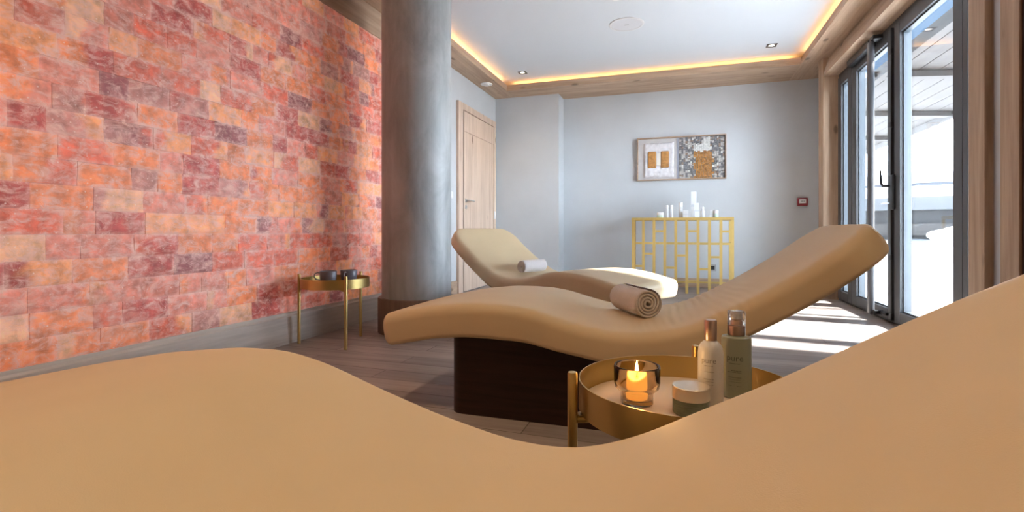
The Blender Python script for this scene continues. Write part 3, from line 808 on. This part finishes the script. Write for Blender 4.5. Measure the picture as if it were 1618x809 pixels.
# ------------------------------------------------------------------ framed relief artwork on the far wall
ar = empty('framed_artwork', (.026, YB, 1.61)); tag(ar, 'wide wooden box frame holding a pale slab and a mosaic of bark chips', 'artwork')
aw, ah = .526, .27
bm = bmesh.new()
box(bm, -aw, aw, -.065, -.001, ah-.012, ah); box(bm, -aw, aw, -.065, -.001, -ah, -ah+.012)
box(bm, -aw, -aw+.012, -.065, -.001, -ah+.012, ah-.012); box(bm, aw-.012, aw, -.065, -.001, -ah+.012, ah-.012)
obj('frame', bm, M['larch_x'], ar)
obj('backing_board', B(-aw+.0125, aw-.0125, -.022, -.002, -ah+.0125, ah-.0125), plain('pale_backing', (.52, .50, .49), .8, noise=.05), ar)
bm = bmesh.new(); box(bm, -.045, -.020, -.030, -.0221, -ah+.013, ah-.013); obj('divider', bm, plain('grey_divider', (.36, .38, .45), .7), ar)
# slab
sx0, sx1, sz0, sz1 = -.445, -.080, -.235, .205
bm = bmesh.new(); g_ = []
for i in range(27):
    col = []
    for j in range(31):
        u, v = i/26, j/30; x = sx0+(sx1-sx0)*u; z = sz0+(sz1-sz0)*v
        ed = min(i, 26-i, j, 30-j)
        wv = .006*mnoise.noise(Vector((u*5, v*5, 2)))
        d_ = .024+.008*mnoise.noise(Vector((x*26, z*26, 5)))+.004*mnoise.noise(Vector((x*70, z*70, 1)))
        if mnoise.noise(Vector((x*30, z*30, 9))) > .34: d_ -= .007
        if ed == 0: d_ = 0
        col.append(bm.verts.new((x+(wv if ed == 0 else 0), -.0222-d_, z+(wv if ed == 0 else 0))))
    g_.append(col)
for i in range(26):
    for j in range(30): bm.faces.new([g_[i][j], g_[i+1][j], g_[i+1][j+1], g_[i][j+1]])
obj('plaster_slab', bm, plain('chalky_slab', (.66, .64, .65), .8, noise=.12, nscale=25), ar, smooth=True)
amber = plain('amber_bark', (.42, .20, .055), .55, noise=.3, nscale=30, bump=.5, bscale=60)
for (a, b_) in ((-.395, -.293), (-.238, -.138)): obj('amber_panel', B(a, b_, -.064, -.040, -.115, .095, bev=.012, seg=3), amber, ar)
obj('white_inlay', B(-.290, -.241, -.060, -.040, -.085, .070, bev=.003), plain('ivory_inlay', (.72, .68, .60), .6), ar)
# mosaic of chips: one relief surface
random.seed(5); bm = bmesh.new()
mats = [plain('bark_grey', (.20, .20, .21), .8, noise=.3, nscale=60), plain('bark_pale', (.52, .50, .48), .8, noise=.25, nscale=60), plain('bark_white', (.72, .72, .69), .7, noise=.08), amber, plain('bark_brown', (.30, .22, .17), .8, noise=.3, nscale=60)]
x = -.016
while x < aw-.016:
    cw = random.uniform(.018, .030); z = -ah+.014
    xe = min(x+cw, aw-.014)
    while z < ah-.016:
        chh = random.uniform(.010, .034); ze = min(z+chh, ah-.014)
        mx_, mz_ = (x+xe)/2, (z+ze)/2
        wave = .01*math.sin(mz_*40)
        if .165 < mx_+wave < .372 and mz_ < .070: mi = 3
        elif .155 < mx_+wave < .345 and .070 <= mz_ < .155+.08*(mx_ > .27): mi = 2
        else: mi = random.choices([0, 1, 2, 4], [5, 3.4, .7, 1.2])[0]
        if xe-x > .004 and ze-z > .004:
            nv0 = len(bm.verts)
            box(bm, x+.0008, xe-.0008, -.030-random.uniform(.002, .022), -.0222, z+.0008, ze-.0008, bev=.0015, mi=mi)
            bm.verts.ensure_lookup_table(); jx, jz, jr_ = random.uniform(-.002, .002), random.uniform(-.002, .002), random.uniform(-.12, .12)
            for v in bm.verts[nv0:]:
                dx_, dz_ = v.co.x-mx_, v.co.z-mz_
                v.co.x = min(max(mx_+dx_-dz_*jr_+jx, -.018), aw-.0125); v.co.z = min(max(mz_+dz_+dx_*jr_+jz, -ah+.0125), ah-.0125)
        z = ze
    x = xe
obj('chip_mosaic', bm, mats, ar)

# ------------------------------------------------------------------ small wall and ceiling fittings
fa = empty('fire_call_point', (1.374, YB, 1.04)); tag(fa, 'small dark red fire alarm call point on the far wall beside the glazed doors', 'alarm')
red = plain('call_point_red', (.26, .030, .045), .4)
obj('housing', B(-.055, .055, -.045, -.001, -.047, .047, bev=.006, seg=2), red, fa)
obj('press_panel', B(-.035, .035, -.049, -.0452, -.018, .030, bev=.001), M['white'], fa)
bm = bmesh.new(); lathe(bm, [(0, -.001), (.007, -.001), (.007, .001), (0, .001)], 16)
bmesh.ops.rotate(bm, matrix=Matrix.Rotation(PI/2, 3, 'X'), verts=bm.verts); bmesh.ops.translate(bm, vec=(0, -.050, .006), verts=bm.verts)
for s_ in (-1, 1):
    prism(bm, [(s_*.024, .006), (s_*.012, .013), (s_*.012, -.001)], 'y', -.0505, -.0492)
obj('press_symbol', bm, ink2, fa)
sk = empty('wall_socket', (.40, YB, .248)); tag(sk, 'black power socket in a grey plate low on the wall behind the cabinet', 'socket')
obj('plate', B(-.042, .042, -.012, -.001, -.042, .042, bev=.003), plain('socket_plate', (.40, .40, .41), .4), sk)
obj('insert', B(-.023, .023, -.016, -.0122, -.023, .023, bev=.002), M['black'], sk)
ls = empty('light_switch', (XL, 5.02, 1.09)); tag(ls, 'white light switch plate on the wall left of the wooden door', 'light switch')
obj('plate', B(.0005, .010, -.04, .04, -.04, .04, bev=.003), M['white'], ls); obj('rocker', B(.0102, .015, -.022, .022, -.03, .03, bev=.002), M['white'], ls)
sp = empty('ceiling_speaker', (-.452, 4.76, CEIL)); tag(sp, 'large round white speaker grille flush in the white ceiling', 'speaker')
ring_m = plain('speaker_ring', (.66, .66, .67), .5)
obj('rim', L([(.138, -.004), (.157, -.0005), (.157, -.006), (.150, -.010), (.138, -.009)], 64, close=True), ring_m, sp); autosmooth(sp.children[-1])
obj('grille', L([(0, -.003), (.1375, -.003), (.1375, -.007), (0, -.008)], 64), plain('speaker_mesh', (.60, .61, .64), .8, noise=.05, nscale=400), sp)
obj('badge', B(-.02, .02, -.004, .004, -.0105, -.0085, bev=.0005), plain('badge_grey', (.3, .3, .31), .5), sp)
sm = empty('smoke_detector', (-.47, 4.13, CEIL)); tag(sm, 'small white round detector on the ceiling near the top edge of the photo', 'smoke detector')
obj('body', L([(0, -.001), (.055, -.001), (.055, -.022), (.045, -.034), (0, -.038)], 40), M['white'], sm); autosmooth(sm.children[-1])
vd = empty('air_valve', (-2.2, 5.73, SOF)); tag(vd, 'small round white air valve in the wooden soffit above the door', 'vent')
obj('rim', L([(.050, -.001), (.073, -.001), (.070, -.008), (.050, -.012)], 48, close=True), M['white'], vd); autosmooth(vd.children[-1])
obj('disc', L([(0, -.004), (.040, -.004), (.043, -.010), (.036, -.020), (0, -.022)], 40), M['white'], vd); autosmooth(vd.children[-1])

def downlight(x, y, label, power):
    t = empty('downlight', (x, y, CEIL)); tag(t, label, 'downlight', 'square recessed downlights')
    bm = bmesh.new(); a, b_ = .048, .030
    box(bm, -a, a, -a, -b_, -.005, -.0005); box(bm, -a, a, b_, a, -.005, -.0005); box(bm, -a, -b_, -b_, b_, -.005, -.0005); box(bm, b_, a, -b_, b_, -.005, -.0005)
    obj('bezel', bm, M['black'], t)
    obj('lens', L([(0, -.003), (.022, -.003), (.022, -.0010), (0, -.0010)], 24), M['lead'], t)
    l = bpy.data.lights.new('spot', 'SPOT'); o = bpy.data.objects.new('spot', l); C.objects.link(o); o.parent = t; o.location = (0, 0, -.02)
    l.energy = power; l.spot_size = R(105); l.spot_blend = .9; l.color = (1, .72, .44); l.shadow_soft_size = .03
downlight(-1.776, 5.83, 'square black downlight in the white ceiling near the wooden door', 4)
downlight(.906, 5.77, 'square black downlight in the white ceiling near the glazed doors', 4)
for x, y, p in ((-1.3, .9, 17), (.75, .6, 17), (-1.3, -1.2, 13), (.75, -1.2, 13)):
    downlight(x, y, 'square black downlight in the ceiling over the nearest lounger and behind it', p)

# ------------------------------------------------------------------ outside: snow, canopy roof, low chalet
random.seed(2); bm = bmesh.new(); g_ = []
NX, NY = 60, 80
for i in range(NX+1):
    col = []
    for j in range(NY+1):
        x = 1.70+ (i/NX)**1.7*48; y = -12+j/NY*58
        rise = min(1, max(0, (x-2.9)/2.6)); rise = rise*rise*(3-2*rise)
        z = -.06+rise*(.42+.16*mnoise.noise(Vector((x*.35, y*.35, 0)))+.07*mnoise.noise(Vector((x*1.3, y*1.3, 3))))+.02*mnoise.noise(Vector((x*2.5, y*2.5, 8)))
        if x > 22: z += (x-22)*.10
        col.append(bm.verts.new((x, y, min(z, 4))))
    g_.append(col)
for i in range(NX):
    for j in range(NY): bm.faces.new([g_[i][j], g_[i+1][j], g_[i+1][j+1], g_[i][j+1]])
sg = struct('ground', bm, M['snow'], smooth=True)
def pile(loc, sx_, sy_, sz_, label, seed):
    bm = bmesh.new(); bmesh.ops.create_icosphere(bm, subdivisions=4, radius=1)
    for v in bm.verts:
        k_ = 1+.18*mnoise.noise(v.co*1.7+Vector((seed, 0, 0)))+.05*mnoise.noise(v.co*5+Vector((seed, 0, 0)))
        v.co = Vector((v.co.x*sx_*k_, v.co.y*sy_*k_, max(v.co.z*sz_*k_, -.25)))
    o = obj('snow_mound', bm, M['snow'], None, smooth=True, loc=loc); tag(o, label, 'snow mound'); return o
pile((6.6, 14.6, .50), .9, 1.0, .38, 'rounded snow mound outside in front of the low chalet', 3)

cr = empty('canopy_roof', (1.75, 4.6, 0)); tag(cr, 'weathered timber canopy roof outside, seen through the glazed doors', 'roof')
bm = bmesh.new(); nbd = 8
for i in range(nbd):
    a = .25+1.45*i/nbd; b_ = .25+1.45*(i+1)/nbd-.008
    za, zb = 2.39-.07*(a-.25), 2.39-.07*(b_-.25)
    prism(bm, [(a, za), (b_, zb), (b_, zb+.03), (a, za+.03)], 'y', 0, 9)
obj('soffit_boards', bm, M['timber_grey'], cr)
for y in (1.7, 3.6, 5.5, 7.4):
    bm = bmesh.new(); prism(bm, [(.22, 2.385), (1.68, 2.285), (1.68, 2.225), (.22, 2.325)], 'y', y, y+.12)
    obj('rafter', bm, M['timber_dark'], cr)
bm = bmesh.new(); prism(bm, [(1.705, 2.20), (1.745, 2.20), (1.745, 2.40), (1.705, 2.40)], 'y', 0, 9); obj('fascia_board', bm, M['timber_grey'], cr)
bm = bmesh.new(); prism(bm, [(.50, 2.405), (1.76, 2.402), (1.74, 2.56), (1.0, 2.62), (.62, 2.54)], 'y', 0, 9); obj('roof_snow', bm, M['snow'], cr)
bm = bmesh.new(); prism(bm, [(.24, 2.30), (.30, 2.30), (.30, 2.384), (.24, 2.384)], 'y', 0.02, 8.98); obj('wall_beam', bm, M['timber_grey'], cr)
for y in (.3, 8.6): obj('post', B(1.5, 1.62, y, y+.12, -.1, 2.23), M['timber_grey'], cr)

ch = empty('chalet', (9.0, 20.0, 0), R(-24)); tag(ch, 'low snow covered timber chalet across the snow outside', 'building')
obj('wall', B(-5, 5, .8, 5, -.3, 1.42), M['chalet'], ch)
obj('eaves_board', B(-5.4, 5.4, 0, 5.4, 1.42, 1.85), plain('eaves_grey', (.075, .078, .082), .8), ch)
obj('roof_snow', B(-5.5, 5.5, -.1, 5.5, 1.851, 2.22, bev=.12, seg=3), M['snow'], ch)
obj('upper_wall', B(-4.6, 4.6, 1.4, 4.8, 2.19, 2.42), plain('upper_grey', (.09, .093, .10), .8), ch)
obj('upper_snow', B(-4.9, 4.9, 1.1, 5.1, 2.421, 2.75, bev=.12, seg=3), M['snow'], ch)
for x in (-4.4, -2.2, 0, 2.2, 4.4): obj('porch_post', B(x-.08, x+.08, .1, .26, -.3, 1.419), M['chalet'], ch)
obj('log_rail', B(-4.3, 4.3, .3, .36, .55, .95), M['timber_grey'], ch)
